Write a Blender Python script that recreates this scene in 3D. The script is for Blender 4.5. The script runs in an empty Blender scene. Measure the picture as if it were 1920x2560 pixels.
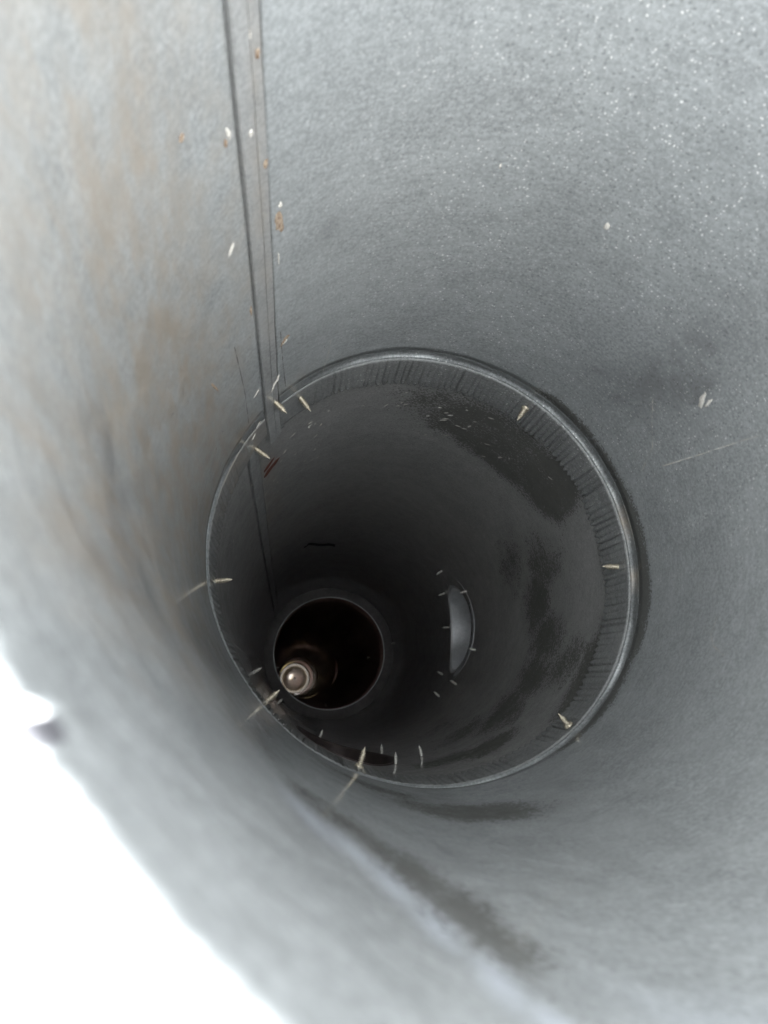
import bpy, bmesh, math, random
from mathutils import Vector, Matrix, noise as mnoise
from math import sin, cos, pi, radians as rad_, degrees, sqrt

# ------------------------------------------------------------------ camera, world, exposure
sc = bpy.context.scene
COL = sc.collection
R = 0.15                                   # duct radius in metres; most lengths below are in units of R
OX, OZ = -0.628, -0.611                    # where the lens sits in the duct's cross-section

cam_data = bpy.data.cameras.new('camera')
cam = bpy.data.objects.new('camera', cam_data)
COL.objects.link(cam)
right = Vector((0.99082, -0.1306, -0.03501))
up = Vector((0.0, -0.25889, 0.96591))
fwd = Vector((0.13521, 0.95704, 0.25652))
M = Matrix.Identity(4)
for i in range(3):
    M[i][0], M[i][1], M[i][2] = right[i], up[i], -fwd[i]
M.translation = Vector((OX * R, 0, OZ * R))
cam.matrix_world = M
cam_data.sensor_fit = 'HORIZONTAL'
cam_data.lens = 5.1                        # a phone's main lens
cam_data.sensor_width = 5.1 * 1920 / 1700.0
cam_data.clip_start = 0.005
cam_data.clip_end = 100
cam_data.dof.use_dof = True
cam_data.dof.focus_distance = 4.2 * R
cam_data.dof.aperture_fstop = 2.7
sc.camera = cam

w = bpy.data.worlds.new('World')
sc.world = w
w.use_nodes = True
bg = w.node_tree.nodes['Background']
bg.inputs['Color'].default_value = (0.97, 0.985, 1.0, 1)
bg.inputs['Strength'].default_value = 1.0

sun_data = bpy.data.lights.new('overcast_sun', 'SUN')   # the brighter part of the white sky, very soft
sun_data.energy = 0.42
sun_data.angle = rad_(35)
sun_data.color = (1.0, 0.97, 0.93)
sun = bpy.data.objects.new('overcast_sun', sun_data)
COL.objects.link(sun)
sun.rotation_euler = Vector((-0.32, 0.80, 0.55)).to_track_quat('-Z', 'Y').to_euler()

vs = sc.view_settings
vs.view_transform = 'Standard'
vs.look = 'None'
vs.gamma = 1
vs.use_curve_mapping = False
vs.exposure = 2.7
sc.render.engine = 'CYCLES'
cy = sc.cycles
cy.use_denoising = True
cy.max_bounces = 9
cy.diffuse_bounces = 7
cy.glossy_bounces = 6
cy.sample_clamp_indirect = 4.0
cy.use_adaptive_sampling = True
cy.adaptive_threshold = 0.02
cy.caustics_reflective = True

# ------------------------------------------------------------------ node helpers
class NT:
    def __init__(s, mat):
        s.t = mat.node_tree
        s.n = s.t.nodes
    def new(s, kind, **kw):
        o = s.n.new(kind)
        for k, v in kw.items():
            if k.startswith('i_'):
                o.inputs[k[2:].replace('_', ' ')].default_value = v
            else:
                setattr(o, k, v)
        return o
    def link(s, a, b):
        s.t.links.new(a, b)
    def math(s, op, a, b=None, clamp=False):
        m = s.new('ShaderNodeMath', operation=op, use_clamp=clamp)
        for i, x in enumerate((a, b)):
            if x is None: continue
            if hasattr(x, 'is_linked'): s.link(x, m.inputs[i])
            else: m.inputs[i].default_value = x
        return m.outputs[0]
    def mapr(s, x, a, b, c=0.0, d=1.0, smooth=True):
        m = s.new('ShaderNodeMapRange', interpolation_type='SMOOTHSTEP' if smooth else 'LINEAR')
        s.link(x, m.inputs['Value'])
        for k, v in zip(('From Min', 'From Max', 'To Min', 'To Max'), (a, b, c, d)):
            if hasattr(v, 'is_linked'): s.link(v, m.inputs[k])
            else: m.inputs[k].default_value = v
        return m.outputs['Result']
    def mix(s, f, a, b):
        m = s.new('ShaderNodeMix', data_type='RGBA', blend_type='MIX')
        for i, x in ((0, f), (6, a), (7, b)):
            if hasattr(x, 'is_linked'): s.link(x, m.inputs[i])
            else: m.inputs[i].default_value = x if i == 0 else tuple(x) + (1,)
        return m.outputs[2]
    def noise(s, vec, scale, detail=3, rough=0.55):
        n = s.new('ShaderNodeTexNoise')
        n.inputs['Scale'].default_value = scale
        n.inputs['Detail'].default_value = detail
        n.inputs['Roughness'].default_value = rough
        if vec is not None: s.link(vec, n.inputs['Vector'])
        return n

def new_mat(name):
    m = bpy.data.materials.new(name)
    m.use_nodes = True
    return m

def wrap_phi(p, seam):
    return p - 360 if p > seam else p

def blob_value(uvq, blobs, seam):
    """extent of a painted mark at sheet position (phi, s): 0 at its edge, 1 inside; each blob is
    (phi in degrees, s/R, half-width in degrees, half-length /R, turn, hardness, strength)"""
    best = -0.6
    for (p, s, rp, rs, turn, hard, strength) in blobs:
        x, y = uvq[0] - rad_(wrap_phi(p, seam)), uvq[1] - s
        ca, sa = cos(rad_(turn)), sin(rad_(turn))
        x, y = (x * ca + y * sa) / rad_(rp), (-x * sa + y * ca) / rs
        g = 1 - sqrt(x * x + y * y)
        v = min(1.0, g / (1.0 - hard)) * strength if g > 0 else max(-0.6, g / (1.0 - hard) * 0.8)
        best = max(best, v)
    return best

SHEETS = {}
SPECKS = [(55, 2.0, 90, 2.6, 0, 0.35, 1.0), (75, 3.6, 60, 1.3, 0, 0.3, 1.0)]
def galvanised(name, base=(0.452, 0.478, 0.486), metallic=0.55, rough=0.42, stain_shades=(), dirt=(), specks=0.0,
               seam=138.25, stain_shade_col=(0.13, 0.13, 0.12), dirt_col=(0.43, 0.38, 0.32), grain=1.0, smudge_shade=(), coat=0.88, painted_sheen=()):
    m = new_mat(name)
    SHEETS[name] = (seam, dict(stain_shade=stain_shades, dirt=dirt, smudge_shade=smudge_shade, painted_sheen=painted_sheen, speck=SPECKS if specks else ()))
    nt = NT(m)
    b = nt.n['Principled BSDF']
    tc = nt.new('ShaderNodeTexCoord')
    ob = tc.outputs['Object']
    uv = tc.outputs['UV']
    def attr(nm):
        return nt.new('ShaderNodeAttribute', attribute_name=nm).outputs['Fac']
    mid = nt.noise(ob, 90, 4, 0.6)
    fine = nt.noise(ob, 520, 2, 0.7)
    low = nt.noise(ob, 26, 5, 0.7)
    c = nt.mix(nt.mapr(low.outputs['Fac'], 0.3, 0.7), [x * 0.80 for x in base], [x * 1.13 for x in base])
    c = nt.mix(nt.mapr(mid.outputs['Fac'], 0.35, 0.75, 0, 0.45), c, [x * 0.72 for x in base])
    c = nt.mix(nt.mapr(fine.outputs['Fac'], 0.38, 0.62, 0, 0.5 * grain), c, [min(1, x * 1.5) for x in base])
    rolled = nt.new('ShaderNodeMapping'); rolled.inputs['Scale'].default_value = (7, 60, 1); nt.link(uv, rolled.inputs['Vector'])
    rl = nt.noise(rolled.outputs[0], 1.0, 3, 0.6)
    c = nt.mix(nt.mapr(rl.outputs['Fac'], 0.35, 0.7, 0, 0.22 * grain), c, [x * 0.6 for x in base])
    # spangle: pale flecks of zinc
    if specks:
        v = nt.new('ShaderNodeTexVoronoi', feature='F1')
        v.inputs['Scale'].default_value = 600
        wob = nt.new('ShaderNodeVectorMath', operation='MULTIPLY_ADD')
        nt.link(fine.outputs['Color'], wob.inputs[0]); wob.inputs[1].default_value = (0.0016, 0.0016, 0.0016); nt.link(ob, wob.inputs[2])
        nt.link(wob.outputs[0], v.inputs['Vector'])
        sep = nt.new('ShaderNodeSeparateColor'); nt.link(v.outputs['Color'], sep.inputs[0])
        rr = nt.mapr(sep.outputs[0], 0.2, 1.0, 0.05, 0.38, smooth=False)
        dot = nt.math('GREATER_THAN', rr, v.outputs['Distance'])
        dens = nt.mapr(low.outputs['Fac'], 0.36, 0.62, 0.25, 1.0)
        dens = nt.math('MULTIPLY', dens, nt.mapr(sep.outputs[1], 0.3, 0.7))
        side = nt.mapr(attr('speck'), 0.0, 1.0)
        dens = nt.math('MULTIPLY', dens, nt.math('ADD', nt.math('MULTIPLY', side, 0.9), 0.1))
        f = nt.math('MULTIPLY', nt.math('MULTIPLY', dot, dens), specks, True)
        c = nt.mix(nt.mapr(sep.outputs[2], 0.0, 1.0, 0.0, 0.30, smooth=False), c, [x * 0.62 for x in base])
        c = nt.mix(f, c, (0.92, 0.93, 0.92))
        # dark pits between them
        v2 = nt.new('ShaderNodeTexVoronoi', feature='F1')
        v2.inputs['Scale'].default_value = 420
        nt.link(wob.outputs[0], v2.inputs['Vector'])
        sep2 = nt.new('ShaderNodeSeparateColor'); nt.link(v2.outputs['Color'], sep2.inputs[0])
        pit = nt.math('MULTIPLY', nt.math('GREATER_THAN', 0.32, v2.outputs['Distance']), nt.mapr(sep2.outputs[0], 0.4, 0.9, 0, 0.5))
        pit = nt.math('MULTIPLY', pit, nt.math('ADD', nt.math('MULTIPLY', side, 0.85), 0.15))
        c = nt.mix(pit, c, [x * 0.45 for x in base])
    edge1 = nt.math('SUBTRACT', low.outputs['Fac'], 0.5)
    edge2 = nt.math('SUBTRACT', fine.outputs['Fac'], 0.5)
    def mask(nm, a1, a2, lo=0.0, hi=1.0):
        x = nt.math('ADD', attr(nm), nt.math('MULTIPLY', edge1, a1))
        x = nt.math('ADD', x, nt.math('MULTIPLY', edge2, a2))
        return nt.mapr(x, lo, hi)
    ro = nt.mapr(mid.outputs['Fac'], 0.3, 0.7, rough - 0.06, rough + 0.08)
    if dirt:
        f = mask('dirt', 1.2, 0.2)
        streak = nt.new('ShaderNodeMapping'); streak.inputs['Scale'].default_value = (11, 4.0, 1); nt.link(uv, streak.inputs['Vector'])
        st = nt.noise(streak.outputs[0], 1.0, 5, 0.65)
        f = nt.math('MULTIPLY', f, nt.mapr(st.outputs['Fac'], 0.36, 0.66, 0.25, 1.0))
        c = nt.mix(f, c, dirt_col)
    if smudge_shade:
        f = nt.math('MULTIPLY', mask('smudge_shade', 2.2, 0.2), 0.55)
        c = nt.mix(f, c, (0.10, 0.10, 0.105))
    if painted_sheen:
        f = nt.math('MULTIPLY', mask('painted_sheen', 0.8, 0.15), 0.8)
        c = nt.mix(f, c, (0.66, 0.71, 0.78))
    if stain_shades:
        f = nt.math('MULTIPLY', mask('stain_shade', 2.4, 3.2, 0.0, 0.7), 0.88)
        c = nt.mix(f, c, stain_shade_col)
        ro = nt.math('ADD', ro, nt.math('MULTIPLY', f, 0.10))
    nt.link(c, b.inputs['Base Color'])
    b.inputs['Metallic'].default_value = metallic
    nt.link(ro, b.inputs['Roughness'])
    b.inputs['Coat Weight'].default_value = coat
    b.inputs['Coat Roughness'].default_value = 0.12
    bump = nt.new('ShaderNodeBump'); bump.inputs['Strength'].default_value = 0.25; bump.inputs['Distance'].default_value = 0.0006
    nt.link(fine.outputs['Fac'], bump.inputs['Height']); nt.link(bump.outputs[0], b.inputs['Normal'])
    return m

def simple(name, col, metallic=0.0, rough=0.6, vary=0.25, scale=400, col2=None):
    m = new_mat(name)
    nt = NT(m); b = nt.n['Principled BSDF']
    tc = nt.new('ShaderNodeTexCoord')
    n = nt.noise(tc.outputs['Object'], scale, 4, 0.65)
    c2 = col2 or [x * (1 - vary) for x in col]
    nt.link(nt.mix(nt.mapr(n.outputs['Fac'], 0.35, 0.65), col, c2), b.inputs['Base Color'])
    b.inputs['Metallic'].default_value = metallic
    b.inputs['Roughness'].default_value = rough
    bump = nt.new('ShaderNodeBump'); bump.inputs['Strength'].default_value = 0.3; bump.inputs['Distance'].default_value = 0.0003
    nt.link(n.outputs['Fac'], bump.inputs['Height']); nt.link(bump.outputs[0], b.inputs['Normal'])
    return m

SEAM_A, SEAM_B = 138.0, 146.7
NEAR_STAIN_SHADE = [(-93, 2.36, 18, 0.20, -14, 0.45, 0.9), (-108, 2.6, 16, 0.12, -10, 0.3, 0.6),
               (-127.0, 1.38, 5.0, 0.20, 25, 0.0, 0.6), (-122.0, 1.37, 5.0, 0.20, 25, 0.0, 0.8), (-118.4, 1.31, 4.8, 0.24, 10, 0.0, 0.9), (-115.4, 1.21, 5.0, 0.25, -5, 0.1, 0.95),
               (-113.0, 1.08, 5.2, 0.22, -10, 0.1, 0.95), (-111.3, 0.97, 4.8, 0.17, -10, 0.1, 0.85),  # this chain on the lower wall paints the crease's dark side
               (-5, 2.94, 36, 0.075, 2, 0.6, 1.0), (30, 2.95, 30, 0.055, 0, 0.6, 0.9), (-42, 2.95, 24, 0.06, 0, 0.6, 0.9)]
NEAR_SHEEN = [(-127.0, 1.12, 4.5, 0.18, 20, 0.1, 0.7), (-122.5, 1.10, 4.0, 0.17, 20, 0.1, 0.9), (-119.6, 1.03, 3.6, 0.17, 0, 0.1, 1.0), (-117.0, 0.92, 3.2, 0.16, -8, 0.1, 1.0),
             (-114.4, 0.80, 3.0, 0.13, -10, 0.1, 0.9), (-112.2, 0.72, 3.0, 0.10, -10, 0.1, 0.8), (-98, 0.80, 14, 0.25, 0, 0.0, 0.55), (-75, 0.95, 16, 0.3, 0, 0.0, 0.5)]  # bluish sheen along the crease, painted in as a lighter colour
NEAR_DIRT = [(172, 2.0, 40, 2.2, 0, 0.3, 0.95), (160, 1.0, 26, 1.0, 0, 0.3, 0.7), (150, 3.1, 18, 0.5, 0, 0.3, 0.9),
             (128, 3.1, 14, 0.3, 0, 0.3, 0.6), (-160, 1.6, 26, 1.6, 0, 0.3, 0.8), (140, 1.6, 14, 1.3, 0, 0.2, 0.45)]
NEAR_SMUDGE_SHADE = [(-150, 2.1, 13, 0.9, 0, 0.1, 0.7), (-135, 1.9, 10, 1.0, 0, 0.1, 0.8), (-140, 1.0, 12, 0.5, 0, 0.1, 0.4), (120, 1.95, 7, 0.14, 20, 0.2, 0.4), (-170, 1.4, 12, 0.8, 0, 0.1, 0.4),
               (36, 2.35, 20, 0.6, -20, 0.0, 0.75), (30, 1.9, 16, 0.5, -20, 0.0, 0.5), (-155, 1.2, 14, 0.4, 0, 0.1, 0.5), (-128, 1.3, 5, 0.8, 0, 0.1, 0.6)]  # the right-wall blobs paint a dark reflection fan into the colour
FAR_STAIN_SHADE = [(50, 3.68, 34, 0.36, 0, 0.70, 0.85), (74, 3.62, 22, 0.28, 0, 0.3, 0.45), (30, 3.60, 13, 0.36, 0, 0.7, 1.0),
              (15, 4.70, 10, 0.40, 25, 0.2, 0.55), (9, 4.15, 13, 0.34, 0, 0.2, 0.7), (-4, 4.35, 14, 0.28, 0, 0.4, 0.85),
              (-19, 4.15, 13, 0.32, 10, 0.3, 0.75), (-33, 4.2, 13, 0.34, 0, 0.3, 0.75), (-47, 4.25, 14, 0.34, -20, 0.3, 0.85),
              (-64, 3.80, 11, 0.20, 15, 0.5, 0.8), (-78, 3.95, 11, 0.20, 10, 0.5, 0.75), (-34, 3.38, 19, 0.17, -4, 0.5, 0.9),  # the blob against the crimp edge paints that edge's shadow
              (-62, 4.6, 12, 0.26, 0, 0.4, 0.55), (-30, 3.75, 9, 0.3, 20, 0.2, 0.5), (-60, 5.2, 14, 0.4, 0, 0.2, 0.35)]
MAT = {}
MAT['near'] = galvanised('galvanised_near', stain_shades=NEAR_STAIN_SHADE, dirt=NEAR_DIRT, smudge_shade=NEAR_SMUDGE_SHADE, painted_sheen=NEAR_SHEEN, specks=1.0, seam=SEAM_A + 0.2)
MAT['far'] = galvanised('galvanised_far', base=(0.45, 0.45, 0.445), stain_shades=FAR_STAIN_SHADE, dirt=[(140, 4.6, 14, 1.8, 0, 0.2, 0.5)], specks=0.7, seam=SEAM_B + 0.2)
MAT['seam'] = galvanised('galvanised_seam', base=(0.42, 0.43, 0.43), dirt=[(135, 1.6, 4, 1.2, 0, 0.2, 0.5)], grain=0.8)
MAT['bead'] = galvanised('galvanised_bead', base=(0.26, 0.275, 0.28), rough=0.45, grain=1.6, specks=0.8, dirt=[(8, 3.0, 8, 0.3, 0, 0.3, 0.7), (-8, 3.0, 6, 0.3, 0, 0.3, 0.6)])
MAT['crimp'] = galvanised('galvanised_crimp', base=(0.31, 0.32, 0.32), specks=0.9, dirt=[(150, 3.2, 30, 0.5, 0, 0.3, 0.5)])
MAT['collar'] = galvanised('galvanised_collar', base=(0.64, 0.66, 0.68), rough=0.5, grain=0.3, coat=0.2)
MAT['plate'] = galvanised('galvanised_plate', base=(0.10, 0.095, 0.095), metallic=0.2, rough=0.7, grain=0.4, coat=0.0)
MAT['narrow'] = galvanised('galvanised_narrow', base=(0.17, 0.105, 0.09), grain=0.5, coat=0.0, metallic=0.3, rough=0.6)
MAT['dark_brown'] = simple('dark_brown_steel', (0.035, 0.025, 0.023), 0.1, 0.7, 0.4, 90)  # even black-brown colour for the bottom branch
MAT['cap'] = simple('dull_polished_steel', (0.80, 0.73, 0.68), 0.6, 0.30, 0.2, 60)
MAT['brass'] = simple('yellowed_zinc', (0.46, 0.37, 0.20), 0.7, 0.4, 0.4, 120)
MAT['dull_brass'] = simple('tarnished_zinc', (0.20, 0.155, 0.085), 0.5, 0.5, 0.5, 60)
MAT['cap_flange'] = simple('blackened_flange', (0.075, 0.058, 0.034), 0.3, 0.5, 0.5, 60)
MAT['screw'] = simple('yellow_zinc_screw', (0.52, 0.47, 0.37), 0.45, 0.42, 0.55, 700)
MAT['screw_grey'] = simple('grey_zinc_screw', (0.52, 0.51, 0.48), 0.45, 0.40, 0.5, 700)
MAT['rust'] = simple('rust', (0.13, 0.08, 0.05), 0.0, 0.9, 0.5, 900, (0.31, 0.26, 0.20))
MAT['chip'] = simple('zinc_oxide', (0.55, 0.54, 0.51), 0.0, 0.8, 0.35, 1500, (0.38, 0.36, 0.32))
MAT['redmark'] = simple('red_brown_paint', (0.13, 0.045, 0.03), 0.0, 0.7, 0.5, 900)
MAT['black'] = simple('black_debris', (0.012, 0.011, 0.011), 0.0, 0.8, 0.4, 600)
MAT['grime'] = simple('grime', (0.10, 0.095, 0.085), 0.0, 0.9, 0.4, 300)
MAT['dark_tab'] = simple('dark_bent_steel', (0.20, 0.20, 0.22), 0.5, 0.5, 0.3, 300)

# ------------------------------------------------------------------ object helpers
def tag(o, label=None, cat=None, group=None, kind=None):
    for k, v in (('label', label), ('category', cat), ('group', group), ('kind', kind)):
        if v: o[k] = v
    return o

def empty(name, loc):
    o = bpy.data.objects.new(name, None)
    o.empty_display_size = 0.05
    COL.objects.link(o)
    o.location = loc
    return o

def mesh_obj(name, verts, faces, mat, parent=None, smooth=True, uvs=None, thickness=0.0, sharp=None):
    me = bpy.data.meshes.new(name)
    off = Vector(parent.location) if parent else Vector()
    p = parent
    while p is not None and p.parent is not None:
        p = p.parent; off += Vector(p.location)
    me.from_pydata([tuple(Vector(v) - off) for v in verts], [], faces)
    me.update()
    if uvs:
        l = me.uv_layers.new(name='UVMap')
        for poly in me.polygons:
            for li in poly.loop_indices:
                l.data[li].uv = uvs[me.loops[li].vertex_index]
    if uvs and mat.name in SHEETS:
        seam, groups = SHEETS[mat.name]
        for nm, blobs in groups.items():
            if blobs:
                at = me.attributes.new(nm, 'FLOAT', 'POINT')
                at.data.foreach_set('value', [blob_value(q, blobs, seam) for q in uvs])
    for poly in me.polygons: poly.use_smooth = smooth
    if sharp and smooth:
        me.set_sharp_from_angle(angle=rad_(sharp))
    me.materials.append(mat)
    o = bpy.data.objects.new(name, me)
    COL.objects.link(o)
    if parent: o.parent = parent
    if thickness:
        s = o.modifiers.new('thickness', 'SOLIDIFY'); s.thickness = abs(thickness); s.offset = -1 if thickness > 0 else 1
    return o

EA, EB = -0.006, -0.012                    # the sheet is slightly out of round
CREASE = [(-127.5, 1.25), (-122.5, 1.24), (-117.8, 1.15), (-115.2, 1.0), (-113.0, 0.88), (-111.6, 0.78)]
def crease(phi, s):
    """a long shallow crease beaten into the lower wall near the opening"""
    if s > 2.2 or s < 0.5: return 0.0
    best = 9.0; side = 0.0
    for (p0, s0), (p1, s1) in zip(CREASE[:-1], CREASE[1:]):
        ax_, ay = rad_(p0), s0; bx_, by = rad_(p1), s1
        dx, dy = bx_ - ax_, by - ay
        q = (phi + 2 * pi if phi < -4.0 else phi)
        t = max(0.0, min(1.0, ((q - ax_) * dx + (s - ay) * dy) / (dx * dx + dy * dy)))
        ex, ey = q - ax_ - t * dx, s - ay - t * dy
        d = sqrt(ex * ex + ey * ey)
        if d < best: best = d; side = ex
    if best > 0.25: return 0.0
    return -0.0012 * math.exp(-((best / 0.045) ** 2)) + 0.001 * math.exp(-(((side - 0.07) / 0.04) ** 2) - (best / 0.12) ** 2)
def wall_r(phi, s):
    """inner radius (units of R) at angle phi (radians), distance s (units of R) of the two wide pipes"""
    fade = max(0.0, min(1.0, (10.8 - s) / 5.0))
    r = 1 + fade * (EA * cos(2 * phi) + EB * sin(2 * phi))
    r += 0.0034 * mnoise.noise(Vector((2.2 * cos(phi), 2.2 * sin(phi), 1.3 * s))) + 0.0013 * mnoise.noise(Vector((6 * cos(phi), 6 * sin(phi), 3.5 * s + 7)))
    r += crease(phi, s)
    r += 0.0022 * sin(3 * phi + 1.1 * s) * min(1, s) + 0.0016 * sin(5 * phi - 0.8 * s + 1)
    return r
def axis_c(s):
    d = max(0.0, s - 3.3)
    return (-0.0048 * d, 0.0035 * d)
def P3(phi, s, r):
    cx, cz = axis_c(s)
    return Vector(((cx + r * cos(phi)) * R, s * R, (cz + r * sin(phi)) * R))

def grid(phis, ss, rfun, closed=False, sfun=None):
    verts, uvs, faces = [], [], []
    n = len(phis)
    for s in ss:
        for p in phis:
            s2 = sfun(p, s) if sfun else s
            verts.append(P3(p, s2, rfun(p, s2))); uvs.append((p, s2))
    for j in range(len(ss) - 1):
        for i in range(n if closed else n - 1):
            a, b = j * n + i, j * n + (i + 1) % n
            faces.append((a, b, b + n, a + n))
    return verts, faces, uvs

def lin(a, b, n):
    return [a + (b - a) * i / (n - 1) for i in range(n)]

# ------------------------------------------------------------------ the near pipe
rng = random.Random(4)
near = empty('duct_pipe', (0, 0.44 * R, -R))
tag(near, 'nearest wide galvanised duct pipe, open end towards the viewer, with a long lock seam', 'duct pipe', 'wide duct pipes')

gap = 0.30
a0, a1 = rad_(SEAM_A - 360 + gap), rad_(SEAM_A - 5.3)
phis = sorted(set([round(x, 5) for x in lin(a0, a1, 541)] + [round(rad_(-144 + 0.12 * i), 5) for i in range(50)] + [round(rad_(-126 + 0.25 * i), 5) for i in range(90)]))
def rim_s(p):
    d = degrees(p)
    s = 0.366 + 0.0050 * max(0.0, min(18.0, -(d + 133)))
    s += 0.0022 * sin(d * 4.3) + 0.0016 * sin(d * 7.1 + 1) + 0.0012 * sin(d * 13.7)
    s += 0.050 * math.exp(-((d + 141.7) / 0.50) ** 4)          # a snipped notch
    return s
BEAD0, BEAD1 = 2.975, 3.06
s_wall = [0.43, 0.46, 0.5, 0.56] + lin(0.62, 1.9, 52) + lin(1.94, BEAD0, 26)
def near_s(p, s):
    k = max(0.0, 1 - (s - 0.43) / 0.5)
    return s + (rim_s(p) - 0.43) * k
v, f, uv = grid(phis, s_wall, wall_r, sfun=near_s)
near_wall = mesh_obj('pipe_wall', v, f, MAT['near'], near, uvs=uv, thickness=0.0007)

def seam_window(p):
    """0 next to the lock seam, where bead and crimps are pressed flat; 1 elsewhere"""
    d = abs((degrees(p) - 137 + 180) % 360 - 180)
    t = max(0.0, min(1.0, (d - 10) / 22.0))
    return t * t * (3 - 2 * t)
def bead_r(p, s):
    t = (s - BEAD0) / (BEAD1 - BEAD0)
    prof = sin(pi * min(1, max(0, t)) ** 1.7) ** 0.9
    un = 1 + 0.7 * mnoise.noise(Vector((7 * cos(p), 7 * sin(p), 0.3)))
    return wall_r(p, s) + 0.019 * un * prof * seam_window(p)
v, f, uv = grid(phis, lin(BEAD0, BEAD1, 15), bead_r)
mesh_obj('bead', v, f, MAT['bead'], near, uvs=uv, thickness=0.0007)

CR1 = 3.315
NCR = 186
cphis = lin(a0, a1, NCR * 10 + 1)
def crimp_t(p, s):
    return (s - BEAD1) / (CR1 - BEAD1)
def crimp_jit(k):
    return random.Random(int(k) * 7 + 3)
def crimp_r(p, s):
    t = max(0.0, min(1.0, crimp_t(p, s)))
    k = (p - a0) / (2 * pi) * NCR
    ki = math.floor(k); fr = k - ki
    rj = crimp_jit(ki)
    amp = (0.004 + 0.020 * rj.random()) * seam_window(p) * max(0.25, 0.9 + 1.3 * mnoise.noise(Vector((5 * cos(p), 5 * sin(p), 2.0))))
    cen = 0.5 + 0.22 * (rj.random() - 0.5) + 0.25 * (rj.random() - 0.5) * t
    groove = max(0.0, 1 - abs(fr - cen) / (0.14 + 0.14 * rj.random()))                 # a narrow pressed groove, running outwards to dark
    wob = 0.004 * sin(p * 11) + 0.003 * sin(p * 23 + 1)
    return wall_r(p, s) - 0.010 * t * (1 + wob * 30) + amp * groove * min(1, t * 2.2) * (1.0 if t < 0.97 else 0.9) - 0.004 * seam_window(p) * min(1, t * 3)
def crimp_s(p, s):
    t = max(0.0, min(1.0, crimp_t(p, s)))
    k = (p - a0) / (2 * pi) * NCR
    fr = k - math.floor(k)
    e = 0.010 * sin(p * 9) + 0.007 * sin(p * 21 + 2) + 0.012 * cos(2 * pi * fr) * seam_window(p)
    d = degrees(p)
    if d < -212: e -= 0.05 * min(1, (-212 - d) / 4)             # the sheet's left edge is cut a little short
    if d > 133.0: e += 0.075
    elif d > 131.5: e += 0.03
    return s + e * t ** 3
v, f, uv = grid(cphis, [BEAD1, 3.09, 3.11, 3.14, 3.19, 3.24, 3.28, 3.305, CR1], crimp_r, sfun=crimp_s)
mesh_obj('crimped_end', v, f, MAT['crimp'], near, uvs=uv, thickness=0.0005)

def lock_seam(parent, seam_deg, s0, s1, rf, mat, gapdeg):
    """folded lock seam: a dark open fold, a wide raised strip and a narrower lower one"""
    prof = [(gapdeg, 0.000), (gapdeg, 0.016), (0.0, 0.016), (0.0, -0.010), (-0.16, -0.014), (-2.52, -0.014), (-2.60, -0.011), (-2.62, 0.014),
            (-2.98, 0.014), (-3.0, -0.007), (-4.70, -0.007), (-4.76, -0.005), (-4.78, 0.012), (-5.32, 0.012), (-5.32, 0.0)]
    ss = lin(s0, s1, 60)
    verts, faces, uvs = [], [], []
    n = len(prof)
    for s in ss:
        for d, dr in prof:
            wv = 0.10 * sin(s * 3.1) * (1 if d < -1 else 0.3) + 0.05 * sin(s * 11 + d)
            p = rad_(seam_deg + d + (wv if dr < 0 else 0))
            verts.append(P3(p, s, rf(p, s) + dr)); uvs.append((p, s))
    for j in range(len(ss) - 1):
        for i in range(n - 1):
            a = j * n + i
            faces.append((a, a + 1, a + 1 + n, a + n))
    faces.append(tuple(range((len(ss) - 1) * n + 3, (len(ss) - 1) * n + n)))
    o = mesh_obj('lock_seam', verts, faces, mat, parent, smooth=False, uvs=uvs)
    o.data.materials.append(MAT['grime'])
    for k, poly in enumerate(o.data.polygons):
        if k < (len(ss) - 1) * (n - 1) and (k % (n - 1)) in (7, 12): poly.material_index = 1
    return o
def near_seam_r(p, s):
    t = max(0.0, min(1.0, (s - BEAD1) / (CR1 - BEAD1)))
    return wall_r(p, s) - 0.010 * t
lock_seam(near, SEAM_A, 0.40, 3.385, near_seam_r, MAT['seam'], gap)

# a torn tab curling off the rim beside the notch
vt, ft = [], []
for j, (ds, dr) in enumerate([(0.012, 0.0), (0.0, 0.0), (-0.012, 0.001), (-0.02, 0.002), (-0.027, 0.003), (-0.032, 0.005)]):
    for i in range(5):
        d = -140.5 + (i - 2) * (0.24 - 0.02 * j)
        vt.append(P3(rad_(d), 0.400 + ds * 1.3, wall_r(rad_(d), 0.43) - 0.002 - dr * 0.8))
for j in range(5):
    for i in range(4):
        a = j * 5 + i; ft.append((a, a + 1, a + 6, a + 5))
mesh_obj('bent_tab', vt, ft, MAT['dark_tab'], near, thickness=0.0012)

# ------------------------------------------------------------------ the second pipe with holes for branch collars
HOLES = [  # phi deg, s, radius, length, for the wide pipe
    dict(phi=-3.0, s=6.46, r=0.385, length=1.6, name='right'),
    dict(phi=-107.5, s=4.48, r=0.30, stretch=2.05, length=0.55, name='bottom'),
    dict(phi=-133.0, s=9.8, r=0.24, length=1.5, name='small'),
]
END = 10.84
far_p = empty('duct_pipe', (0, 3.1 * R, -R))
tag(far_p, 'second wide galvanised duct pipe beyond the crimped joint, dark and stained', 'duct pipe', 'wide duct pipes')
def far_r(p, s):
    return wall_r(p, s) + 0.008 + 0.045 * max(0.0, min(1.0, (3.10 - s) / 0.035))
b0, b1 = rad_(SEAM_B - 360 + 0.40), rad_(SEAM_B - 5.3)
bphis = lin(b0, b1, 480)
bss = [2.88, 2.9, 3.06, 3.085] + lin(3.12, 5.2, 90) + lin(5.25, 5.95, 12) + lin(6.0, 6.95, 70) + lin(7.0, 9.1, 24) + lin(9.13, 9.6, 20) + lin(9.65, END, 14)
v, f, uv = grid(bphis, bss, far_r)
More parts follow.
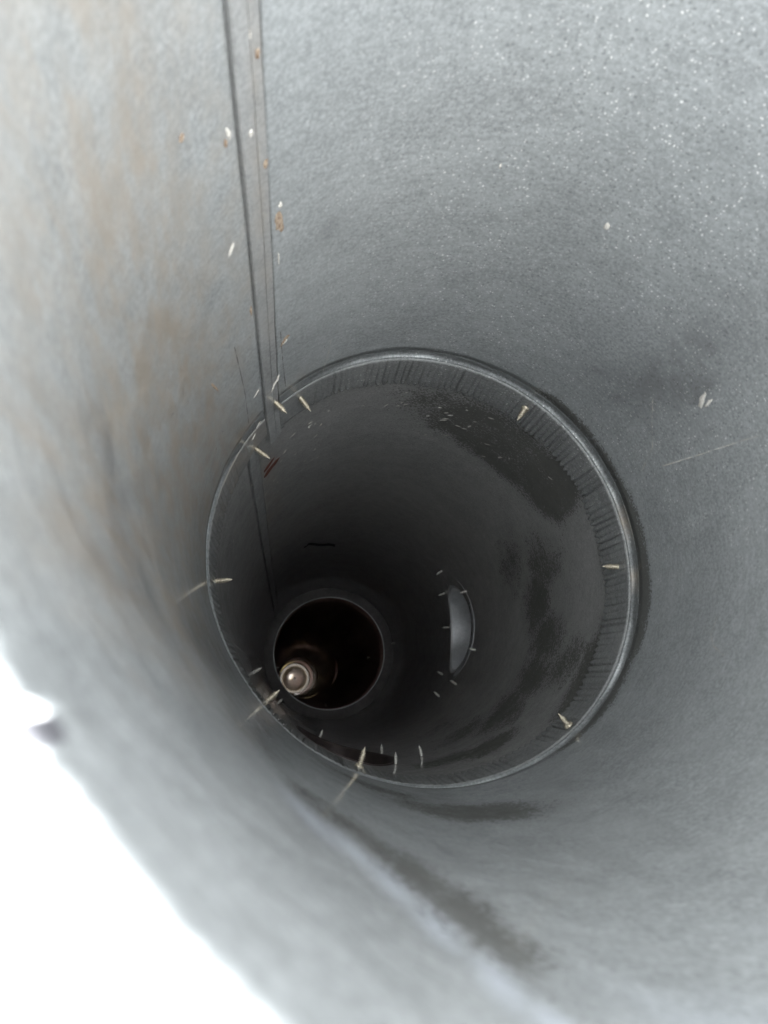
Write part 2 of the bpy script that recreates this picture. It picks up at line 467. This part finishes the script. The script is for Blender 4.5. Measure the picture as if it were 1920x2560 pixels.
def in_hole(q, hs, pad):
    for h in hs:
        dph = (q[0] - rad_(h['phi']) + pi) % (2 * pi) - pi
        if cos(dph) < 0.3: continue
        if (sin(dph)) ** 2 + ((q[1] - h['s']) / h.get('stretch', 1.0)) ** 2 < (h['r'] + h.get('pad', pad)) ** 2: return True
    return False
HOLES[0]['pad'] = 0.026
f = [q for q in f if not in_hole([sum(uv[k][0] for k in q) / 4, sum(uv[k][1] for k in q) / 4], HOLES, 0.016)]
far_wall = mesh_obj('pipe_wall', v, f, MAT['far'], far_p, uvs=uv, thickness=0.0007)
lock_seam(far_p, SEAM_B, 3.12, END, far_r, MAT['seam'], 0.40)

pp = lin(rad_(-161), rad_(-129), 40)
v, f, uv = grid(pp, lin(3.37, 5.38, 20), lambda p, s: far_r(p, s) - 0.004)
mesh_obj('patch_plate', v, f, MAT['far'], far_p, uvs=uv, thickness=0.0005)

def branch(h, rw, centre, label, group, mat, axis_dir=None, lip=0.045, closed=True, wallf=None, outset=0.0):
    """a round branch collar: saddle flange inside the pipe and a tube leading away"""
    ph = rad_(h['phi'])
    n = Vector((cos(ph), 0, sin(ph))); t = Vector((-sin(ph), 0, cos(ph))); ax = Vector((0, 1, 0))
    c = Vector((centre[0], h['s'], centre[1]))
    def pt(al, rho, hh=None):
        x, y = rho * cos(al), rho * sin(al) * h.get('stretch', 1.0)
        if hh is None:
            hh = sqrt(rw * rw - x * x) - 0.004 + outset
            if wallf:
                r_ = wallf(ph + math.atan2(x, hh), h['s'] + y) - 0.004 + outset
                hh = sqrt(r_ * r_ - x * x)
        return (c + t * x + ax * y + n * hh) * R
    root = empty('branch_collar', (c + n * rw) * R)
    tag(root, label, 'branch collar', group)
    N = 96
    def shell(rows, name, par):
        verts, faces = [], []
        for row in rows:
            for i in range(N): verts.append(row(2 * pi * i / N))
        for j in range(len(rows) - 1):
            for i in range(N):
                a, b = j * N + i, j * N + (i + 1) % N
                faces.append((a, b, b + N, a + N))
        return mesh_obj(name, verts, faces, mat, par)
    r = h['r']
    top = rw + h['length']
    shell([lambda al: pt(al, r + lip) + n * (0.0012 if not outset else -(outset - 0.002) * R), lambda al: pt(al, r + lip), lambda al: pt(al, r + 0.006), lambda al: pt(al, r + 0.002) + n * 0.0004, lambda al: pt(al, r) + n * 0.0012], 'flange', root)
    rows = [lambda al: pt(al, r) + n * 0.0012]
    for k in range(1, 9):
        rows.append(lambda al, k=k: pt(al, r, None).lerp(pt(al, r, top), k / 8))
    shell(rows, 'collar_wall', root)
    if closed:
        verts = [pt(2 * pi * i / N, r, top) for i in range(N)]
        mesh_obj('light_stop_plate', verts, [tuple(range(N))], MAT['narrow'], root, smooth=False)  # added plate that keeps outside light from leaking in through the branch
    return root
G_B = 'branch collars along the ducts'
branch(HOLES[0], 1.0 + 0.006, axis_c(HOLES[0]['s']), 'branch collar in the right wall, its pale inside showing as a crescent', G_B, MAT['collar'], wallf=far_r, lip=0.12, outset=0.006)
branch(HOLES[1], 1.0 + 0.002, axis_c(HOLES[1]['s']), 'dark branch collar opening at the bottom just past the crimped joint', G_B, MAT['dark_brown'], wallf=far_r, lip=0.024)
branch(HOLES[2], 1.0 + 0.006, axis_c(HOLES[2]['s']), 'smallest dark branch opening at lower left beside the reducing ring', G_B, MAT['plate'], lip=0.02, wallf=far_r)

# ------------------------------------------------------------------ reducing ring at the end of the second pipe
EC = axis_c(END)
RN = 0.855
def lathe(rows, name, mat, parent, N=128, centre=EC, sharp=None):
    verts, faces = [], []
    for r, s in rows:
        for i in range(N):
            a = 2 * pi * i / N
            verts.append(Vector(((centre[0] + r * cos(a)) * R, s * R, (centre[1] + r * sin(a)) * R)))
    for j in range(len(rows) - 1):
        for i in range(N):
            a, b = j * N + i, j * N + (i + 1) % N
            faces.append((a, b, b + N, a + N))
    return mesh_obj(name, verts, faces, mat, parent, sharp=sharp)
ring = empty('reducing_ring', (EC[0] * R, END * R, (EC[1] - 1) * R))
tag(ring, 'flat reducing ring with a bright thin lip closing the far end of the wide duct', 'reducing ring')
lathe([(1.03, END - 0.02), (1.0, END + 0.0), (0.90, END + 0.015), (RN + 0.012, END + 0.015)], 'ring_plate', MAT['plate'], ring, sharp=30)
lathe([(RN + 0.014, END + 0.016), (RN + 0.012, END - 0.010), (RN + 0.004, END - 0.014), (RN + 0.0, END - 0.010), (RN - 0.001, END + 0.03)], 'lip', MAT['bead'], ring)

# ------------------------------------------------------------------ the narrow duct behind it, long and nearly dark
NEND = 40.0
def nax(s):
    d = s - END
    return (EC[0] - 0.0138 * d, EC[1] + 0.0104 * d)
narrow = empty('narrow_duct', (EC[0] * R, END * R, (EC[1] - RN) * R))
tag(narrow, 'long narrow dark duct running on behind the reducing ring', 'duct pipe')
NH = [dict(phi=-8.0, s=20.5, r=0.36, length=2.0), dict(phi=-85.0, s=24.0, r=0.42, length=1.5),
      dict(phi=150.0, s=37.9, r=0.74, length=0.4)]  # this last opening is added to let light fall on the end cap
nph = lin(-pi, pi, 241)
nss = lin(END + 0.02, 19.8, 16) + lin(19.9, 21.1, 34) + lin(21.2, 23.3, 8) + lin(23.4, 24.6, 34) + lin(24.8, 37.0, 14) + lin(37.1, 39.0, 44) + [39.4, NEND]
verts, uvs = [], []
for s in nss:
    c = nax(s)
    for p in nph:
        verts.append(Vector(((c[0] + RN * cos(p)) * R, s * R, (c[1] + RN * sin(p)) * R))); uvs.append((p, s))
faces = []
n = len(nph)
for j in range(len(nss) - 1):
    for i in range(n - 1):
        a = j * n + i
        q = (a, a + 1, a + 1 + n, a + n)
        pm = sum(uvs[k][0] for k in q) / 4; sm = sum(uvs[k][1] for k in q) / 4
        hit = False
        for h in NH:
            d = pm - rad_(h['phi'])
            if cos(d) > 0.2 and (RN * sin(d)) ** 2 + (sm - h['s']) ** 2 < (h['r'] + 0.02) ** 2: hit = True
        if not hit: faces.append(q)
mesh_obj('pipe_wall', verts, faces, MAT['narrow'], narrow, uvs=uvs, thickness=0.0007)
for s, wd in ((31.5, 0.3), (35.0, 0.4)):
    c = nax(s)
    lathe([(RN, s - wd / 2), (RN - 0.02, s - wd / 2), (RN - 0.035, s), (RN - 0.02, s + wd / 2), (RN, s + wd / 2)], 'joint_band', MAT['dull_brass'] if s > 20 else MAT['narrow'], narrow, centre=c)
branch(NH[0], RN, nax(NH[0]['s']), 'branch in the right wall of the narrow duct, a thin pale sliver', G_B, MAT['narrow'], closed=False)
branch(NH[1], RN, nax(NH[1]['s']), 'yellowish lit branch opening in the floor of the narrow duct', G_B, MAT['brass'], closed=False)
branch(NH[2], RN, nax(NH[2]['s']), 'added light-inlet opening on the left, next to the shiny end cap', G_B, MAT['brass'], closed=False)

cc = nax(NEND)
cap = empty('end_cap', (cc[0] * R, NEND * R, (cc[1] - RN) * R))
tag(cap, 'shiny domed steel end cap with yellowish rings at the far end of the narrow duct', 'end cap')
dome = []
for k in range(15):
    a = k / 14 * pi / 2
    dome.append((0.66 * cos(a) + 1e-4, NEND - 0.3 - 0.42 * sin(a)))
lathe(dome, 'dome', MAT['cap'], cap, centre=cc)
lathe([(RN, NEND - 0.9), (RN - 0.05, NEND - 0.9), (RN - 0.08, NEND - 0.7), (RN - 0.05, NEND - 0.5), (RN - 0.02, NEND - 0.4), (RN - 0.09, NEND - 0.25), (0.68, NEND - 0.12), (0.62, NEND - 0.1)], 'flange_ring', MAT['cap_flange'], cap, centre=cc)
lathe([(0.055, NEND - 0.71), (0.05, NEND - 0.735), (0.02, NEND - 0.745), (0.001, NEND - 0.745)], 'rivet', MAT['black'], cap, centre=cc, N=24)

# ------------------------------------------------------------------ screws whose tips stick through the sheet
def screw_mesh(L, outer, d=0.0039):
    """profile along -Z (inwards): hex head outside, threaded shank, pointed tip"""
    rr = d / 2
    rows = [(rr * 0.8, outer)]
    z = outer
    pitch = 0.00135
    tip = min(L * 0.42, 0.0045)
    zend = -(L - tip)
    while z > zend + pitch:
        rows += [(rr * 0.70, z - pitch * 0.1), (rr * 0.72, z - pitch * 0.45), (rr * 1.18, z - pitch * 0.62), (rr * 0.72, z - pitch * 0.82)]
        z -= pitch
    k = 0
    z = zend
    while k < 3:
        q = 1 - (k + 0.3) / 3.4
        rows += [(rr * 0.80 * q, z), (rr * 1.10 * q, z - tip * 0.10), (rr * 0.74 * q, z - tip * 0.2)]
        z -= tip * 0.28; k += 1
    rows.append((rr * 0.04, -L))
    return rows
def make_screw(name, phi, s, Lu, rf, centre, mat, label, group, burr=False, lean=(0, 0)):
    ph = rad_(phi)
    r = rf(ph, s)
    base = Vector(((centre[0] + r * cos(ph)) * R, s * R, (centre[1] + r * sin(ph)) * R))
    root = empty(name, base)
    nrm = Vector((cos(ph), 0, sin(ph)))
    t = Vector((-sin(ph), 0, cos(ph)))
    axis = (nrm + t * lean[0] + Vector((0, 1, 0)) * lean[1]).normalized()
    x = axis.orthogonal().normalized(); y = axis.cross(x)
    L = Lu * R
    rows = screw_mesh(L, 0.0034)
    N = 10
    def lathe_l(rows, nm, m, hexa=False, shift=True):
        verts, faces = [], []
        NN = 6 if hexa else N
        for j, (rad, z) in enumerate(rows):
            for i in range(NN):
                a = 2 * pi * i / NN
                zz = z + (0.00135 * (i / NN - 0.5) if (shift and 0 < j < len(rows) - 1) else 0)   # threads climb round the shank
                verts.append(base + x * rad * cos(a) + y * rad * sin(a) + axis * zz)
        for j in range(len(rows) - 1):
            for i in range(NN):
                a, b = j * NN + i, j * NN + (i + 1) % NN
                faces.append((a, b, b + NN, a + NN))
        faces.append(tuple(range(NN)))
        return mesh_obj(nm, verts, faces, m, root)
    lathe_l(rows, 'threaded_shank', mat)
    lathe_l([(0.0038, 0.0030), (0.0038, 0.0062), (0.003, 0.0066), (0.0005, 0.0066)], 'hex_head', mat, True, False)
    if burr:
        lathe_l([(0.0034, 0.0003), (0.0031, -0.0010), (0.0026, -0.0019), (0.0019, -0.0014)], 'burr', mat, False, True)
    tag(root, label, 'screw', group)
    return root
GJ = 'screws through the crimped joint'
GB = 'screws round the branch openings'
C0 = (0, 0)
def jr(p, s): return wall_r(p, s) - 0.008
K = 1 / 115.0
for phi, s, L, lab, burr in [
    (134.3, 2.977, 8.6, 'yellowish screw on the lock seam, left of the pair above the joint', False),
    (125.3, 3.150, 9.8, 'yellowish screw just right of the lock seam at the joint', False),
    (143.2, 3.290, 9.6, 'yellowish screw left of the lock seam at the cut edge of the joint', False),
    (53.8, 3.154, 9.8, 'stubby yellowish screw with a thick torn base at the upper right of the joint', True),
    (-2.8, 3.159, 9.4, 'pale screw pointing left from the right side of the crimped joint', False),
    (-51.3, 3.12, 8.2, 'pale screw with a torn base at the lower right of the crimped joint', True),
    (-176.0, 3.290, 9.6, 'pale threaded screw pointing right from the left side of the joint', False),
    (-139.5, 3.30, 9.6, 'warm-toned screw at the lower left of the joint, reflected in the wall', False),
    (-109.1, 3.26, 10.6, 'largest rusty-based screw standing up at the bottom of the joint', True)]:
    make_screw('screw', phi, s, L * K, jr, C0, MAT['screw'], lab, GJ, burr)
for phi, s, L, lab in [
    (-153.1, 4.972, 8.5, 'small screw on the left wall just past the joint'),
    (-137.0, 6.321, 6.5, 'tiny screw at lower left below the reducing ring, beside a warm-toned one'),
    (-114.8, 5.08, 6.8, 'small screw behind the left part of the dark bottom opening'),
    (-91.0, 4.80, 7.4, 'small upright screw behind the right tip of the dark bottom opening'),
    (-91.5, 4.12, 7.4, 'upright screw just right of the dark bottom opening'),
    (-79.6, 4.43, 7.4, 'upright screw standing alone on the floor right of the bottom opening'),
    (30.9, 6.470, 8.2, 'topmost small screw above the pale crescent branch'),
    (19.7, 6.795, 7.8, 'small screw left of the upper tip of the pale crescent'),
    (14.2, 6.02, 7.9, 'small screw right of the upper tip of the pale crescent'),
    (0.2, 6.976, 7.8, 'small screw left of the middle of the pale crescent'),
    (-16.8, 5.855, 7.5, 'small screw on the right edge of the pale crescent'),
    (-27.5, 6.895, 7.6, 'small screw left of the lower tip of the pale crescent'),
    (-34.3, 6.095, 7.6, 'small screw just below the lower tip of the pale crescent'),
    (-41.6, 6.469, 7.5, 'lowest small screw below the pale crescent branch'),
    (5.7, 10.62, 6.3, 'tiny faint screw at the right edge of the reducing ring')]:
    make_screw('screw', phi, s, L * K, far_r, axis_c(s), MAT['screw_grey'], lab, GB)
def nr(p, s): return RN
for phi, s, L, lab in [(-2, 12.6, 7, 'faint screw inside the right edge of the narrow duct'), (-88, 12.4, 7, 'faint screw inside the bottom edge of the narrow duct'),
                       (-172, 14.0, 7, 'faint screw inside the left edge of the narrow duct')]:
    make_screw('screw', phi, s, L * K, nr, nax(s), MAT['screw_grey'], lab, 'screws inside the narrow duct')

# ------------------------------------------------------------------ wear: rust spots, oxide chips, paint strokes, scratches
def flake(name, parent, phi, s, rp, rs, turn, mat, rf, seed, lift=0.0012, n=14):
    """a small irregular crust lying on the sheet; rp, rs half sizes in units of R"""
    rg = random.Random(seed)
    ca, sa = cos(rad_(turn)), sin(rad_(turn))
    ph = rad_(phi)
    verts = [P3(ph, s, rf(ph, s) - lift * 2.0)]
    for kk, (sz, lf) in enumerate(((0.62, lift * 1.8), (1.0, lift * 0.35))):
        rg2 = random.Random(seed + 5)
        for i in range(n):
            a = 2 * pi * i / n
            q = sz * (0.65 + 0.5 * rg2.random())
            x, y = q * rp * cos(a), q * rs * sin(a)
            p2 = ph + (x * ca - y * sa); s2 = s + x * sa + y * ca
            verts.append(P3(p2, s2, rf(p2, s2) - lf))
    faces = [(0, 1 + (i + 1) % n, 1 + i) for i in range(n)] + [(1 + i, 1 + (i + 1) % n, 1 + n + (i + 1) % n, 1 + n + i) for i in range(n)]
    return mesh_obj(name, verts, faces, mat, parent)
def seam_or_wall(p, s):
    d = (degrees(p) - SEAM_A + 180) % 360 - 180
    r = near_seam_r(p, s)
    return r - 0.015 if -2.8 < d < 0 else (r - 0.007 if -5.0 < d < 0 else r)
for i, (phi, s, rp, rs, tn, m) in enumerate([
    (148.0, 1.226, .012, .014, 30, 'rust'), (139.7, 1.33, .007, .022, 10, 'chip'), (140.4, 1.35, .008, .015, 0, 'rust'), (133.6, 1.50, .010, .018, 0, 'rust'),
    (130.4, 2.49, .017, .035, -40, 'rust'), (130.2, 2.50, .010, .02, -40, 'chip'), (134.4, 2.78, .013, .055, -50, 'chip'), (140.2, 2.72, .007, .03, -50, 'chip'),
    (142.1, 1.71, .009, .024, -35, 'chip'), (139.1, 2.10, .006, .03, 0, 'rust'), (131.0, 1.77, .018, .05, 10, 'rust'), (130.6, 1.70, .008, .014, 0, 'chip'),
    (131.4, 1.94, .003, .035, 0, 'chip'), (153.1, 2.27, .006, .06, 15, 'rust'), (143.5, 3.12, .007, .03, -50, 'chip'), (141.0, 3.05, .006, .03, -50, 'chip'),
    (64.0, 1.86, .011, .018, 0, 'chip'), (24.3, 2.18, .013, .04, 30, 'chip'), (23.0, 2.16, .008, .03, 10, 'chip'),
    (136.4, 1.36, .007, .012, 0, 'chip'), (135.2, 1.12, .006, .01, 0, 'chip'), (134.0, 1.18, .008, .016, 0, 'rust'),
    (-35, 1.9, .005, .014, 30, 'chip'),
    (8, 1.8, .006, .015, 0, 'chip'), (88, 1.75, .004, .012, 0, 'chip')]):
    flake({'rust': 'rust_spot', 'chip': 'oxide_chip'}[m], near_wall, phi, s, rp, rs, tn, MAT[m], seam_or_wall, 40 + i, lift=0.0010 if m == 'rust' else 0.0014)
rg = random.Random(9)
for i in range(46):                                               # pale flecks on the upper wall of the second pipe
    phi = rg.choice((rg.gauss(128, 10), rg.gauss(70, 14), rg.gauss(95, 25)))
    s = 3.45 + abs(rg.gauss(0, 0.55))
    flake('oxide_chip', far_wall, phi, s, rg.uniform(.003, .008), rg.uniform(.008, .03), rg.uniform(-70, -20), MAT['chip'], far_r, 200 + i, lift=0.001, n=8)

def stroke(name, parent, pts, width, mat, rf, lift):
    verts, faces = [], []
    for j, (phi, s, k) in enumerate(pts):
        for q in (-1, 1):
            p = rad_(phi)
            verts.append(P3(p, s + q * width * k, rf(p, s) - lift))
    for j in range(len(pts) - 1):
        a = 2 * j; faces.append((a, a + 1, a + 3, a + 2))
    return mesh_obj(name, verts, faces, mat, parent, smooth=False, thickness=-0.0002)
for o in (stroke('paint_stroke', far_wall, [(140.6, 3.90, .3), (139.0, 3.885, 1), (136.5, 3.86, .8), (134.6, 3.845, .9), (133.0, 3.825, .15)], 0.038, MAT['redmark'], far_r, 0.0014),
          stroke('paint_stroke', far_wall, [(140.4, 3.80, .6), (138.5, 3.79, 1), (136.6, 3.765, .7), (135.2, 3.745, .2)], 0.028, MAT['redmark'], far_r, 0.0018)):
    o['label'] = 'red-brown paint stroke beside the seam'
sl = []
for i in range(15):
    t = i / 14
    sl.append((118 - 21.5 * t, 7.02 + 0.55 * t + (0.10 if i < 2 else 0) - 0.03 * sin(t * 9), 0.5 if i in (0, 1) else 1.0))
deb = empty('debris_sliver', P3(rad_(107), 7.3, far_r(rad_(107), 7.3)))
tag(deb, 'thin black sliver of debris stuck to the upper wall of the second pipe', 'debris')
def sliver_r(p, s): return far_r(p, s)
o = stroke('sliver', deb, sl, 0.060, MAT['black'], sliver_r, 0.004)

for pts in ([(16.7, 2.58), (14.5, 2.34), (13.0, 2.16), (11.4, 1.98)], [(31.5, 2.40), (27, 2.50), (22, 2.58), (18, 2.75)],
            [(-22.4, 2.34), (-26, 2.36), (-29, 2.32), (-32, 2.22)], [(140, 3.2), (141.8, 3.1), (142.6, 2.95)], [(118, 3.0), (117, 2.85), (116.5, 2.7)],
            [(131.5, 2.4), (131.0, 2.7), (130.2, 2.95)], [(145, 2.2), (144.2, 2.6), (144.6, 2.95)]):
    dense = []
    for a, b in zip(pts[:-1], pts[1:]):
        for q in range(8):
            dense.append((a[0] + (b[0] - a[0]) * q / 8, a[1] + (b[1] - a[1]) * q / 8))
    rg3 = random.Random(int(pts[0][0]))
    verts, faces = [], []
    for j, (d, s) in enumerate(dense):
        nx = dense[min(j + 1, len(dense) - 1)]; pv = dense[max(j - 1, 0)]
        du, dv = rad_(nx[0] - pv[0]), nx[1] - pv[1]
        ln = max(1e-6, sqrt(du * du + dv * dv)); ox, oy = -dv / ln, du / ln
        wd = 0.0016 * rg3.choice((0.2, 0.6, 1, 1.4))
        for q in (-1, 1):
            p = rad_(d) + q * ox * wd; s2 = s + q * oy * wd
            verts.append(P3(p, s2, wall_r(p, s2) - 0.0009))
    for j in range(len(dense) - 1):
        a = 2 * j; faces.append((a, a + 1, a + 3, a + 2))
    mesh_obj('scratch', verts, faces, MAT['chip'] if pts[0][0] < 130 else MAT['grime'], near_wall, smooth=False)
